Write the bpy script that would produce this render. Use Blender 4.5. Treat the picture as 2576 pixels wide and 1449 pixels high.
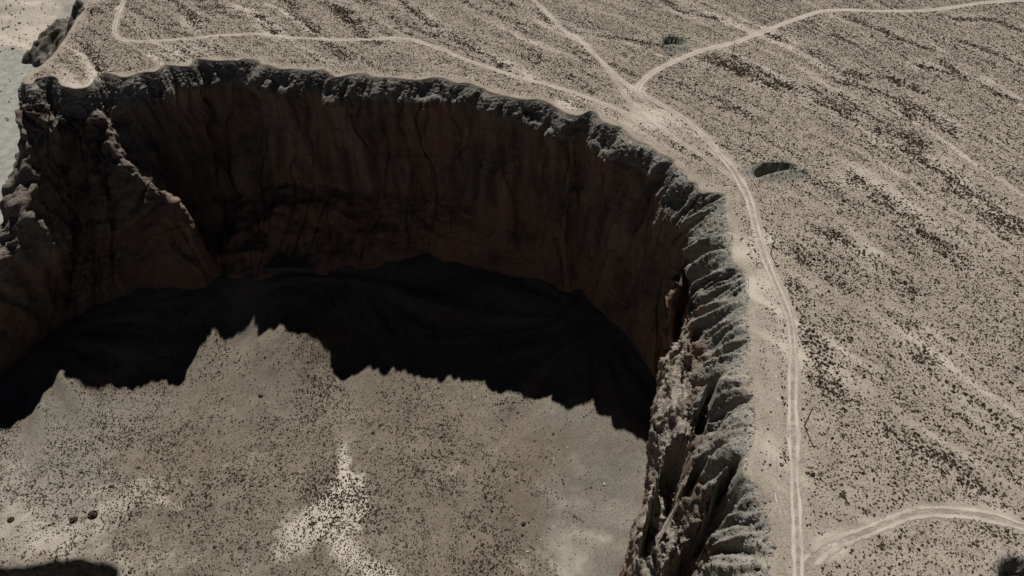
import bpy, bmesh, math, random
import numpy as np

for o in list(bpy.data.objects):
    bpy.data.objects.remove(o)
scene = bpy.context.scene
COL = scene.collection
rng = np.random.default_rng(7)
random.seed(7)

# ------------------------------------------------------------------ camera
PITCH = math.radians(42.0)          # below the horizon
CAM_H = 175.0                       # metres above the plateau
FPX = 2700 / 1.490683               # focal length in pixels of a 2576 px wide frame
cam = bpy.data.cameras.new('camera')
cam.sensor_width = 36.0
cam.lens = 36.0 * FPX / 2576.0
cam.clip_start = 1.0
cam.clip_end = 20000.0
camo = bpy.data.objects.new('camera', cam)
camo.location = (0, 0, CAM_H)
camo.rotation_euler = (math.pi / 2 - PITCH, 0, 0)
COL.objects.link(camo)
scene.camera = camo

# ------------------------------------------------------------------ light
SUN_EL = math.radians(48.5)
SUN_AZ = math.radians(-2.5)         # from +Y towards +X
world = bpy.data.worlds.new('World')
scene.world = world
world.use_nodes = True
wn = world.node_tree.nodes
wl = world.node_tree.links
wn.clear()
wo = wn.new('ShaderNodeOutputWorld')
bg = wn.new('ShaderNodeBackground')
sky = wn.new('ShaderNodeTexSky')
sky.sky_type = 'NISHITA'
sky.sun_disc = False
sky.sun_elevation = SUN_EL
sky.sun_rotation = SUN_AZ
sky.altitude = 4200.0
sky.air_density = 0.12
sky.dust_density = 0.05
sky.ozone_density = 1.0
bg.inputs['Strength'].default_value = 0.05
wl.new(sky.outputs[0], bg.inputs[0])
wl.new(bg.outputs[0], wo.inputs[0])
sun = bpy.data.lights.new('sun', 'SUN')
sun.energy = 5.0
sun.angle = math.radians(0.53)
sun.color = (1.0, 0.975, 0.94)
suno = bpy.data.objects.new('sun', sun)
suno.location = (0, 300, 400)
# the lamp shines along its -Z
suno.rotation_euler = (-(math.pi / 2 - SUN_EL), 0, -SUN_AZ)
COL.objects.link(suno)
scene.render.engine = 'CYCLES'
vs = scene.view_settings
vs.view_transform = 'Standard'
vs.look = 'None'
vs.exposure = 0.0
vs.gamma = 1.0
vs.use_curve_mapping = False

# ------------------------------------------------------------------ helpers
FW = np.array([0, math.cos(PITCH), -math.sin(PITCH)])
UP = np.array([0, math.sin(PITCH), math.cos(PITCH)])
CP = np.array([0, 0, CAM_H])


def ray(u, v):
    return FPX * FW + (u - 1288.0) * np.array([1.0, 0, 0]) - (v - 724.5) * UP


def at_z(u, v, z=0.0):
    d = ray(u, v)
    return CP + d * (z - CAM_H) / d[2]


def at_y(u, v, y):
    d = ray(u, v)
    return CP + d * y / d[1]


PERM = np.random.default_rng(3).permutation(256).astype(np.int32)
PERM = np.concatenate([PERM, PERM, PERM])
_g = np.random.default_rng(5).normal(size=(256, 3)).astype(np.float32)
_g /= np.linalg.norm(_g, axis=1)[:, None]


def noise3(x, y, z):
    x = np.asarray(x, np.float32); y = np.asarray(y, np.float32); z = np.asarray(z, np.float32)
    x, y, z = np.broadcast_arrays(x, y, z)
    xi = np.floor(x).astype(np.int32); yi = np.floor(y).astype(np.int32); zi = np.floor(z).astype(np.int32)
    xf = x - xi; yf = y - yi; zf = z - zi
    xi &= 255; yi &= 255; zi &= 255
    u = xf * xf * (3 - 2 * xf); v = yf * yf * (3 - 2 * yf); w = zf * zf * (3 - 2 * zf)
    out = 0
    for dx in (0, 1):
        wx = u if dx else 1 - u
        for dy in (0, 1):
            wy = v if dy else 1 - v
            for dz in (0, 1):
                wz = w if dz else 1 - w
                h = PERM[PERM[PERM[xi + dx] + yi + dy] + zi + dz]
                g = _g[h]
                out = out + wx * wy * wz * (g[..., 0] * (xf - dx) + g[..., 1] * (yf - dy) + g[..., 2] * (zf - dz))
    return out * 1.5


def noise2(x, y, seed=0.0):
    return noise3(x, y, np.float32(seed * 7.31 + 0.37))


def fbm2(x, y, octv=4, seed=0.0, gain=0.5):
    a, f, s = 1.0, 1.0, 0.0
    for i in range(octv):
        s = s + a * noise2(x * f, y * f, seed + i)
        a *= gain; f *= 2.03
    return s


def sstep(a, b, x):
    t = np.clip((x - a) / (b - a), 0, 1)
    return t * t * (3 - 2 * t)


def gsmooth(a, sig):
    """gaussian smoothing along axis 0, ends held"""
    r = int(max(1, sig * 3))
    k = np.exp(-0.5 * (np.arange(-r, r + 1) / sig) ** 2); k /= k.sum()
    a = np.asarray(a, float)
    flat = a.reshape(len(a), -1)
    p = np.concatenate([np.repeat(flat[:1], r, 0), flat, np.repeat(flat[-1:], r, 0)])
    o = np.stack([np.convolve(p[:, i], k, 'valid') for i in range(p.shape[1])], 1)
    return o.reshape(a.shape)


def catmull(pts, ds):
    pts = np.asarray(pts, float)
    P = np.concatenate([[2 * pts[0] - pts[1]], pts, [2 * pts[-1] - pts[-2]]])
    out = []
    for i in range(1, len(P) - 2):
        n = max(2, int(np.linalg.norm(P[i + 1] - P[i]) / (ds * 0.25)))
        t = np.linspace(0, 1, n, endpoint=False)[:, None]
        a, b, c, d = P[i - 1], P[i], P[i + 1], P[i + 2]
        out.append(0.5 * (2 * b + (c - a) * t + (2 * a - 5 * b + 4 * c - d) * t ** 2 + (3 * b - a - 3 * c + d) * t ** 3))
    out.append(P[-2][None])
    q = np.concatenate(out)
    L = np.concatenate([[0], np.cumsum(np.linalg.norm(np.diff(q, axis=0), axis=1))])
    s = np.arange(0, L[-1], ds)
    return np.stack([np.interp(s, L, q[:, k]) for k in range(q.shape[1])], 1), s


def poly_dist(px, py, line):
    """distance of points to a polyline (dense samples), with index of the nearest sample"""
    px = px.astype(np.float32).ravel(); py = py.astype(np.float32).ravel()
    best = np.full(px.shape, 1e9, np.float32)
    line = np.asarray(line, np.float32)
    for i in range(0, len(line) - 1):
        a = line[i]; d = line[i + 1] - a
        l2 = max(float(d @ d), 1e-9)
        t = np.clip(((px - a[0]) * d[0] + (py - a[1]) * d[1]) / l2, 0, 1)
        dd = (px - a[0] - t * d[0]) ** 2 + (py - a[1] - t * d[1]) ** 2
        np.minimum(best, dd, out=best)
    return np.sqrt(best)


def mesh_obj(name, verts, faces, mats, parent=None, attrs=None, smooth=True, kind=None):
    """verts (n,3) and faces (m,3|4) arrays -> linked object"""
    verts = np.ascontiguousarray(verts, np.float32)
    faces = np.ascontiguousarray(faces, np.int32)
    m = bpy.data.meshes.new(name)
    k = faces.shape[1]
    m.vertices.add(len(verts)); m.vertices.foreach_set('co', verts.ravel())
    m.loops.add(faces.size); m.loops.foreach_set('vertex_index', faces.ravel())
    m.polygons.add(len(faces))
    m.polygons.foreach_set('loop_start', np.arange(0, faces.size, k, dtype=np.int32))
    m.polygons.foreach_set('loop_total', np.full(len(faces), k, np.int32))
    if smooth:
        m.polygons.foreach_set('use_smooth', np.ones(len(faces), bool))
    m.update(calc_edges=True)
    for an, av in (attrs or {}).items():
        a = m.attributes.new(an, 'FLOAT', 'POINT')
        a.data.foreach_set('value', np.ascontiguousarray(av, np.float32).ravel())
    for mt in (mats if isinstance(mats, (list, tuple)) else [mats]):
        m.materials.append(mt)
    o = bpy.data.objects.new(name, m)
    COL.objects.link(o)
    if parent:
        o.parent = parent
    if kind:
        o['kind'] = kind
    return o


def grid_faces(nr, nc, keep=None):
    i = np.arange(nr * nc, dtype=np.int32).reshape(nr, nc)
    f = np.stack([i[:-1, :-1], i[:-1, 1:], i[1:, 1:], i[1:, :-1]], -1).reshape(-1, 4)
    if keep is not None:
        f = f[keep[f].all(1)]
    return f


def compact(verts, faces, attrs):
    used = np.zeros(len(verts), bool); used[faces.ravel()] = True
    idx = np.cumsum(used) - 1
    return verts[used], idx[faces], {k: v[used] for k, v in attrs.items()}


# ------------------------------------------------------------------ materials
class Nodes:
    def __init__(self, name):
        self.m = bpy.data.materials.new(name)
        self.m.use_nodes = True
        self.t = self.m.node_tree
        self.n = self.t.nodes
        self.bsdf = self.n['Principled BSDF']
        self.bsdf.inputs['Roughness'].default_value = 0.95
        self.bsdf.inputs['Specular IOR Level'].default_value = 0.08
        self.geo = self.n.new('ShaderNodeNewGeometry')
        self.pos = self.geo.outputs['Position']

    def link(self, a, b):
        self.t.links.new(a, b)

    def noise(self, scale, detail=4.0, rough=0.55, vec=None, stretch=None, dist=0.0):
        n = self.n.new('ShaderNodeTexNoise')
        n.inputs['Scale'].default_value = scale
        n.inputs['Detail'].default_value = detail
        n.inputs['Roughness'].default_value = rough
        n.inputs['Distortion'].default_value = dist
        v = vec or self.pos
        if stretch:
            mp = self.n.new('ShaderNodeMapping')
            mp.inputs['Scale'].default_value = stretch[:3]
            if len(stretch) > 3:
                mp.inputs['Rotation'].default_value = (0, 0, stretch[3])
            self.link(v, mp.inputs['Vector']); v = mp.outputs[0]
        self.link(v, n.inputs['Vector'])
        return n.outputs['Fac']

    def ramp(self, fac, a, b, lo=0.0, hi=1.0):
        r = self.n.new('ShaderNodeMapRange')
        r.interpolation_type = 'SMOOTHSTEP'
        r.inputs['From Min'].default_value = a
        r.inputs['From Max'].default_value = b
        r.inputs['To Min'].default_value = lo
        r.inputs['To Max'].default_value = hi
        self.link(fac, r.inputs['Value'])
        return r.outputs[0]

    def attr(self, name):
        a = self.n.new('ShaderNodeAttribute')
        a.attribute_name = name
        return a.outputs['Fac']

    def math(self, op, a, b):
        m = self.n.new('ShaderNodeMath'); m.operation = op
        for k, v in ((0, a), (1, b)):
            if isinstance(v, (int, float)):
                m.inputs[k].default_value = v
            else:
                self.link(v, m.inputs[k])
        return m.outputs[0]

    def mix(self, fac, a, b, mode='MIX'):
        m = self.n.new('ShaderNodeMix'); m.data_type = 'RGBA'; m.blend_type = mode
        if isinstance(fac, (int, float)):
            m.inputs[0].default_value = fac
        else:
            self.link(fac, m.inputs[0])
        for k, v in ((6, a), (7, b)):
            if isinstance(v, tuple):
                m.inputs[k].default_value = (*v, 1)
            else:
                self.link(v, m.inputs[k])
        return m.outputs[2]

    def bump(self, h, strength, dist):
        b = self.n.new('ShaderNodeBump')
        b.inputs['Strength'].default_value = strength
        b.inputs['Distance'].default_value = dist
        self.link(h, b.inputs['Height'])
        self.link(b.outputs[0], self.bsdf.inputs['Normal'])

    def color(self, c):
        self.link(c, self.bsdf.inputs['Base Color'])


def soil_color(k):
    """bare plateau soil, shared by the plateau sheet and the top of the cliff ribbon"""
    big = k.noise(0.018, 4.0)
    mid = k.noise(0.16, 5.0, 0.6)
    fine = k.noise(1.7, 4.0, 0.65)
    c = k.mix(k.ramp(big, 0.35, 0.65), (0.318, 0.272, 0.216), (0.362, 0.310, 0.248))
    c = k.mix(k.ramp(mid, 0.40, 0.68), c, (0.258, 0.220, 0.175))
    c = k.mix(k.ramp(fine, 0.47, 0.72, 0, 0.85), c, (0.125, 0.102, 0.077))
    c = k.mix(k.ramp(fine, 0.47, 0.25, 0, 0.5), c, (0.51, 0.445, 0.36))
    return c, mid, fine


def mat_plateau():
    k = Nodes('plateau_soil')
    c, mid, fine = soil_color(k)
    edge = k.math('ADD', k.attr('pale'), k.math('MULTIPLY', k.math('SUBTRACT', mid, 0.5), 0.9))
    c = k.mix(k.ramp(edge, 0.25, 0.85, 0, 0.8), c, (0.52, 0.46, 0.38))
    g = k.math('ADD', k.attr('grey'), k.math('MULTIPLY', k.math('SUBTRACT', mid, 0.5), 0.6))
    gc = k.mix(k.ramp(fine, 0.40, 0.62), (0.235, 0.228, 0.195), (0.13, 0.128, 0.112))
    c = k.mix(k.ramp(g, 0.25, 0.75, 0, 0.9), c, gc)
    k.color(c)
    k.bump(fine, 0.6, 0.25)
    return k.m


def mat_track():
    k = Nodes('packed_track_dirt')
    mid = k.noise(0.22, 4.0)
    fine = k.noise(1.6, 3.0)
    rut = k.attr('rut')
    c = k.mix(k.ramp(mid, 0.3, 0.7), (0.33, 0.288, 0.236), (0.395, 0.346, 0.283))
    c = k.mix(k.math('MULTIPLY', rut, k.ramp(k.noise(0.09, 4.0), 0.30, 0.62)), c, (0.54, 0.478, 0.395))
    c = k.mix(k.ramp(fine, 0.56, 0.75, 0, 0.35), c, (0.25, 0.21, 0.16))
    k.color(c)
    tr = k.n.new('ShaderNodeBsdfTransparent')
    mx = k.n.new('ShaderNodeMixShader')
    e = k.math('ADD', k.attr('solid'), k.math('MULTIPLY', k.math('SUBTRACT', k.noise(0.32, 6.0, 0.7), 0.5), 1.9))
    k.link(k.ramp(e, 0.30, 0.62), mx.inputs[0])
    k.link(tr.outputs[0], mx.inputs[1])
    k.link(k.bsdf.outputs[0], mx.inputs[2])
    k.link(mx.outputs[0], k.n['Material Output'].inputs['Surface'])
    return k.m


def mat_cliff():
    k = Nodes('cliff_conglomerate')
    soil, mid, fine = soil_color(k)
    pedge = k.math('ADD', k.attr('pale'), k.math('MULTIPLY', k.math('SUBTRACT', mid, 0.5), 0.9))
    soil = k.mix(k.ramp(pedge, 0.25, 0.85, 0, 0.8), soil, (0.52, 0.46, 0.38))
    z = k.attr('zone')                     # 0 soil, 1 gravel bank, 2 rock
    wob = k.math('MULTIPLY', k.math('SUBTRACT', k.noise(0.11, 5.0, 0.6), 0.5), 1.7)
    zz = k.math('ADD', z, wob)
    grit = k.noise(2.2, 5.0, 0.7)
    pebble = k.noise(0.75, 5.0, 0.7)
    bank = k.mix(k.ramp(pebble, 0.35, 0.62), (0.285, 0.262, 0.222), (0.195, 0.180, 0.154))
    bank = k.mix(k.ramp(grit, 0.54, 0.72, 0, 0.8), bank, (0.075, 0.072, 0.066))
    bank = k.mix(k.ramp(k.noise(0.05, 3.0), 0.50, 0.68, 0, 0.7), bank, (0.33, 0.295, 0.24))
    streak = k.noise(0.11, 5.0, 0.6, stretch=(1.0, 1.0, 0.16))
    strata = k.noise(0.25, 4.0, 0.6, stretch=(0.12, 0.12, 1.4))
    patch = k.noise(0.035, 4.0, 0.6)
    rock = k.mix(k.ramp(streak, 0.34, 0.66), (0.14, 0.108, 0.088), (0.31, 0.236, 0.18))
    rock = k.mix(k.ramp(patch, 0.50, 0.68, 0, 0.75), rock, (0.33, 0.20, 0.132))
    rock = k.mix(k.math('MULTIPLY', k.attr('low'), k.ramp(patch, 0.36, 0.60)), rock, (0.37, 0.225, 0.147))  # reddish lower strata, with bounce from the lit floor put into the colour
    rock = k.mix(k.ramp(strata, 0.56, 0.74, 0, 0.5), rock, (0.12, 0.098, 0.082))
    rock = k.mix(k.ramp(grit, 0.55, 0.75, 0, 0.5), rock, (0.13, 0.10, 0.08))
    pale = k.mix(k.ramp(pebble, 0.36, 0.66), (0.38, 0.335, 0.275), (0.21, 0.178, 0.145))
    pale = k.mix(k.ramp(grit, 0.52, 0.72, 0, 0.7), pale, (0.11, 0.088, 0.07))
    rock = k.mix(k.math('MULTIPLY', k.attr('west'), 0.75), rock, k.mix(k.ramp(pebble, 0.36, 0.66), (0.165, 0.125, 0.098), (0.09, 0.072, 0.06)))  # west faces darkened in the colour to offset bounce light
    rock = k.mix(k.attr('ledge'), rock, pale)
    c = k.mix(k.ramp(zz, 0.25, 0.6), soil, bank)
    c = k.mix(k.ramp(zz, 1.35, 1.7), c, rock)
    k.color(c)
    hgt = k.math('ADD', k.math('MULTIPLY', pebble, 1.0), k.math('MULTIPLY', grit, 0.6))
    hgt = k.math('MULTIPLY', hgt, k.ramp(zz, 0.1, 2.0, 0.2, 1.0))
    k.bump(hgt, 0.9, 0.9)
    return k.m


def mat_floor():
    k = Nodes('canyon_floor_gravel')
    big = k.noise(0.02, 4.0)
    mid = k.noise(0.14, 5.0, 0.6)
    fine = k.noise(1.5, 4.0, 0.65)
    c = k.mix(k.ramp(big, 0.38, 0.64), (0.188, 0.156, 0.118), (0.222, 0.190, 0.146))
    c = k.mix(k.ramp(mid, 0.42, 0.7, 0, 0.8), c, (0.148, 0.122, 0.094))
    c = k.mix(k.ramp(fine, 0.47, 0.72, 0, 0.75), c, (0.09, 0.076, 0.058))
    c = k.mix(k.ramp(fine, 0.46, 0.26, 0, 0.35), c, (0.36, 0.32, 0.255))
    w = k.math('MULTIPLY', k.math('SUBTRACT', k.noise(0.12, 6.0, 0.72), 0.5), 1.3)
    g = k.math('ADD', k.attr('grey'), w)
    gc = k.mix(k.ramp(fine, 0.40, 0.66), (0.245, 0.224, 0.180), (0.14, 0.127, 0.103))
    c = k.mix(k.ramp(g, 0.2, 0.9, 0, 0.9), c, gc)
    pl = k.math('ADD', k.attr('pale'), w)
    c = k.mix(k.ramp(pl, 0.2, 1.15, 0, 0.95), c, (0.50, 0.445, 0.365))
    v = k.math('ADD', k.attr('valley'), k.math('MULTIPLY', w, 0.4))
    vc = k.mix(k.ramp(mid, 0.38, 0.62), (0.315, 0.312, 0.275), (0.24, 0.238, 0.212))
    c = k.mix(k.ramp(v, 0.3, 0.7), c, vc)
    r = k.math('ADD', k.attr('rock'), k.math('MULTIPLY', w, 0.5))
    rc = k.mix(k.ramp(k.noise(0.5, 5.0, 0.7), 0.40, 0.62), (0.20, 0.18, 0.148), (0.085, 0.076, 0.064))
    c = k.mix(k.ramp(r, 0.3, 0.7), c, rc)
    k.color(c)
    k.bump(fine, 0.55, 0.3)
    return k.m


def mat_plain(name, ca, cb, scale=3.0, bump=0.0, per_object=False):
    k = Nodes(name)
    n = k.noise(scale, 4.0)
    c = k.mix(k.ramp(n, 0.35, 0.65), ca, cb)
    if per_object:
        oi = k.n.new('ShaderNodeObjectInfo')
        c = k.mix(k.math('MULTIPLY', oi.outputs['Random'], 0.6), c, tuple(0.55 * x for x in ca))
    k.color(c)
    if bump:
        k.bump(n, bump, 0.1)
    return k.m


MP = mat_plateau(); MT = mat_track(); MC = mat_cliff(); MF = mat_floor()
M_SHRUB = mat_plain('dry_shrub_brown', (0.175, 0.128, 0.088), (0.11, 0.082, 0.057), 2.0, per_object=True)
M_SHRUB2 = mat_plain('shrub_olive', (0.14, 0.122, 0.08), (0.09, 0.078, 0.052), 2.0, per_object=True)
M_STONE = mat_plain('grey_stone', (0.27, 0.26, 0.235), (0.15, 0.145, 0.13), 2.0, 0.4, per_object=True)
M_BOULDER = mat_plain('pale_boulder', (0.52, 0.49, 0.43), (0.34, 0.31, 0.27), 0.9, 0.4)
M_DARKROCK = mat_plain('dark_boulder', (0.09, 0.075, 0.06), (0.05, 0.042, 0.035), 0.9, 0.4)
M_WOOD = mat_plain('weathered_pole_wood', (0.085, 0.065, 0.047), (0.05, 0.04, 0.03), 1.5)
M_INSUL = mat_plain('glazed_insulator', (0.12, 0.07, 0.045), (0.09, 0.05, 0.03), 4.0)
M_STEEL = mat_plain('rusty_steel', (0.075, 0.055, 0.04), (0.05, 0.038, 0.03), 3.0)

# ------------------------------------------------------------------ rim of the canyon (traced, lies on the plateau plane)
back = [(217, 0), (212, 25), (195, 41), (180, 70), (160, 100), (135, 135), (107, 160), (85, 175), (65, 195)]
rim = [(57, 207), (80, 212), (95, 196), (138, 192), (152, 213), (195, 222), (225, 215), (245, 186), (275, 183),
       (312, 194), (350, 182), (395, 177), (412, 162), (472, 165), (490, 146), (537, 150), (595, 150), (612, 146),
       (644, 148), (660, 160), (680, 163), (702, 172), (744, 172), (784, 175), (814, 172), (844, 192), (884, 185),
       (924, 183), (939, 192), (979, 193), (1000, 195), (1044, 200), (1104, 194), (1124, 200), (1154, 208),
       (1176, 207), (1206, 218), (1229, 228), (1256, 238), (1288, 245), (1330, 250), (1358, 250), (1388, 262),
       (1413, 278), (1453, 291), (1488, 278), (1503, 288), (1518, 305), (1568, 322), (1588, 345), (1625, 360),
       (1650, 375), (1665, 388), (1693, 397), (1708, 420), (1728, 430), (1738, 452), (1763, 462), (1770, 482),
       (1823, 485), (1836, 494), (1835, 520), (1838, 562), (1853, 592), (1850, 632), (1858, 662), (1888, 688),
       (1895, 722), (1893, 775), (1893, 812), (1898, 845), (1898, 900), (1893, 925), (1908, 957), (1910, 1000),
       (1913, 1087), (1896, 1145), (1888, 1192), (1908, 1212), (1932, 1240), (1955, 1268), (1945, 1300),
       (1957, 1337), (1962, 1380), (1950, 1449), (1960, 1600), (1950, 1800)]
rim_w = [(-290.0, 545.0)] + [tuple(at_z(*q)[:2]) for q in back + rim] + [(52.0, 20.0), (48.0, -60.0)]
DS = 0.6
RIM, SARC = catmull(rim_w, DS)
NS = len(RIM)
sm = gsmooth(RIM, 9 / DS)
tan = np.gradient(sm, axis=0)
tan /= np.linalg.norm(tan, axis=1)[:, None]
nrm = np.stack([tan[:, 1], -tan[:, 0]], 1)          # towards the canyon
# small crumbling of the traced edge
wig = 0.7 * noise2(SARC / 5.0, 0 * SARC, 1) + 0.3 * noise2(SARC / 2.0, 0 * SARC, 2)
RIM = gsmooth(RIM, 0.9 / DS) + nrm * wig[:, None]
SM = gsmooth(RIM, 5 / DS)


def near_s(px):
    w = at_z(*px)[:2] if len(px) == 2 else np.array(px[:2])
    return int(np.argmin(((RIM - w) ** 2).sum(1)))


# stations: rim pixel, then the key points of the profile:
#   K foot of the gravel bank, S slot behind the fins, F crest of fin or ledge, L lip, B foot of the wall
#   (inset, z) = measured square to the rim; (u, v, 'y', Y) or (u, v, 'z', Z) = seen in that direction at that distance


def key(i, k):
    if len(k) == 2:
        return np.array([*(nrm[i] * k[0]), k[1]])
    w = at_y(k[0], k[1], k[3]) if k[2] == 'y' else at_z(k[0], k[1], k[3])
    if k[2] == 'w':
        w = np.array([k[0], k[1], k[3]])
    d = w[:2] - SM[i]
    return np.array([d[0], d[1], w[2]])


AUTO = lambda b, z=-97: ((9.0, -9.2), (10.5, -26), (12.5, -42), (14.5, -66), (*b, 'z', z))
ST = [
    ((217, 0), (9, -15), (13, -40), (17, -70), (22, -96), (30, -122)),
    ((160, 100), (9, -15), (13, -40), (17, -70), (22, -96), (30, -122)),
    ((107, 160), (8, -13), (11, -36), (14, -62), (18, -90), (30, -122)),
    ((68, 192), (7, -10), (40, 330, 'y', 340.0), (8, 545, 'y', 306.0), (-60, 700, 'y', 278.0), (-120, 960, 'z', -119)),
    ((57, 207), (60, 262, 'y', 350.0), (78, 340, 'y', 336.0), (92, 432, 'y', 322.0), (15, 640, 'y', 284.0), (-40, 945, 'z', -116)),
    ((80, 212), (92, 262, 'y', 348.0), (108, 350, 'y', 336.0), (116, 446, 'y', 326.0), (120, 625, 'y', 298.0), (60, 885, 'z', -114)),
    ((138, 192), (10, -16), (168, 330, 'y', 342.0), (188, 440, 'y', 334.0), (196, 600, 'y', 317.0), (165, 815, 'z', -110)),
    ((195, 222), (9, -14), (212, 350, 'y', 338.0), (228, 460, 'y', 326.0), (240, 600, 'y', 312.0), (235, 772, 'z', -106)),
    ((245, 186), (10, -13), (250, 368, 'y', 337.0), (258, 400, 'y', 332.0), (295, 560, 'y', 318.0), (300, 745, 'z', -100)),
    ((275, 183), (258, 300, 'y', 350.0), (283, 366, 'y', 335.0), (330, 430, 'y', 328.0), (405, 484, 'y', 323.0), (400, 724, 'z', -99)),
    ((292, 188), (275, 305, 'y', 351.0), (300, 385, 'y', 336.0), (345, 442, 'y', 329.0), (424, 495, 'y', 323.0), (505, 712, 'z', -97)),
    ((318, 193), (10, -13), (12, -32), (420, 500, 'y', 330.0), (462, 535, 'y', 319.0), (535, 695, 'z', -98)),
    ((350, 182), (9, -12), (12, -36), (16, -52), (24, -74), (552, 690, 'z', -98)),
    ((472, 165), (9, -10), (12, -30), (15, -46), (24, -74), (562, 688, 'z', -100)),
    ((600, 148), (9, -12), (11, -30), (16, -50), (26, -74), (590, 696, 'z', -97)),
    ((632, 141), (15, -12), (16, -28), (18, -46), (24, -74), (612, 700, 'z', -97)),
    ((702, 172),) + AUTO((650, 705)), ((744, 172),) + AUTO((720, 701)), ((844, 192),) + AUTO((810, 690)),
    ((939, 192),) + AUTO((905, 676)), ((1044, 200),) + AUTO((1015, 658)), ((1154, 208),) + AUTO((1115, 661)),
    ((1256, 238),) + AUTO((1225, 681)), ((1358, 250),) + AUTO((1345, 710)), ((1453, 291),) + AUTO((1435, 739)),
    ((1568, 322),) + AUTO((1510, 785)), ((1650, 375),) + AUTO((1560, 830)), ((1708, 420),) + AUTO((1602, 877)),
    ((1763, 462), (12, -14), (13, -28), (14, -44), (15, -66), (1642, 932, 'z', -99)),
    ((1836, 494), (13, -13), (15, -28), (16, -46), (17, -68), (1662, 985, 'z', -102)),
    ((1835, 520), (13, -14), (15, -28), (17, -46), (18, -70), (1668, 1020, 'z', -103)),
    ((1838, 562), (12, -13), (1740, 585, 'z', -17), (1712, 655, 'z', -24), (1672, 732, 'z', -32), (1668, 1050, 'z', -104)),
    ((1846, 580), (13, -13), (1752, 625, 'z', -20), (1728, 690, 'z', -34), (1690, 790, 'z', -56), (1668, 1070, 'z', -104)),
    ((1858, 662), (14, -15), (15, -30), (16, -48), (17, -72), (1668, 1085, 'z', -105)),
    ((1895, 722), (15, -15), (17, -32), (1728, 838, 'z', -30), (1682, 900, 'z', -44), (1668, 1100, 'z', -105)),
    ((1893, 775), (15, -15), (17, -30), (1752, 870, 'z', -28), (1676, 960, 'z', -46), (66, 190, 'w', -106)),
    ((1898, 900), (14, -15), (17, -27), (1748, 980, 'z', -26), (1668, 1060, 'z', -46), (57, 165, 'w', -107)),
    ((1913, 1000), (15, -15), (17, -27), (20, -25), (1655, 1130, 'z', -47), (48, 145, 'w', -108)),
    ((1913, 1087), (14, -15), (17, -32), (20, -27), (1654, 1190, 'z', -48), (42, 130, 'w', -109)),
    ((1888, 1192), (11, -12), (15, -40), (19, -28), (1642, 1300, 'z', -48), (36, 115, 'w', -110)),
    ((1955, 1268), (16, -12), (20, -44), (24, -28), (1644, 1400, 'z', -48), (32, 100, 'w', -111)),
    ((1962, 1380), (12, -10), (20, -36), (24, -27), (1646, 1520, 'z', -48), (30, 85, 'w', -112)),
    ((1950, 1449), (12, -10), (20, -34), (23, -27), (29, -50), (36, -112)),
    ((50, 0, 'w'), (12, -12), (18, -28), (22, -28), (30, -50), (38, -112)),
]
s_idx, keys = [], []
for st in ST:
    i = near_s(st[0])
    s_idx.append(i)
    keys.append([key(i, k) for k in st[1:]])
order = np.argsort(s_idx)
s_idx = np.array(s_idx)[order]; keys = np.array(keys)[order]      # (n,5,3)
KEY = np.zeros((NS, 5, 3))
for a in range(5):
    for b in range(3):
        KEY[:, a, b] = np.interp(np.arange(NS), s_idx, keys[:, a, b])
KEY = gsmooth(KEY, 2.2 / DS)
# wander of bank width, ledges and wall face along the rim
s1 = SARC
KEY[:, 0, :2] += nrm * (1.7 * noise2(s1 / 13, 0 * s1, 11) + 0.8 * noise2(s1 / 5, 0 * s1, 12))[:, None]
KEY[:, 0, 2] += 2.0 * noise2(s1 / 11, 0 * s1, 13) + 0.9 * noise2(s1 / 4.5, 0 * s1, 14)
KEY[:, 1, :2] += nrm * (2.2 * noise2(s1 / 17, 0 * s1, 15))[:, None]
KEY[:, 2, :2] += nrm * (2.4 * noise2(s1 / 19, 0 * s1, 16))[:, None]
KEY[:, 3, :2] += nrm * (2.4 * noise2(s1 / 21, 0 * s1, 17))[:, None]
pw = lambda a: SM + KEY[:, a, :2]
P3 = lambda xy, z: np.concatenate([xy, np.broadcast_to(np.asarray(z, float).reshape(-1, 1), (NS, 1))], 1)
kp = [P3(RIM - nrm * 9, 0.0), P3(RIM, 0.0)] + [P3(pw(a), KEY[:, a, 2]) for a in range(5)]
kp.append(P3(pw(4) - nrm * 1.0, KEY[:, 4, 2] - 9.0))
BASE = kp[6].copy()

# ------------------------------------------------------------------ rasters over the plateau
GS = 1.1
gx = np.arange(-345.0, 500.0, GS); gy = np.arange(40.0, 640.0, GS)
GX, GY = np.meshgrid(gx, gy)
poly = np.concatenate([[(-330.0, 4000.0), (-300.0, 650.0)], SM[::3], [(40.0, -4000.0)]])


def inside_canyon(xs, ys, pl=None):
    """row-wise crossing test: everything west of / inside the rim line"""
    pl = poly if pl is None else pl
    out = np.zeros((len(ys), len(xs)), bool)
    for r, y in enumerate(ys):
        a, b = pl[:-1], pl[1:]
        m = (a[:, 1] > y) != (b[:, 1] > y)
        xc = a[m, 0] + (y - a[m, 1]) / (b[m, 1] - a[m, 1]) * (b[m, 0] - a[m, 0])
        xc = np.sort(xc)
        n_right = len(xc) - np.searchsorted(xc, xs)
        out[r] = n_right % 2 == 1
    return out


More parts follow.
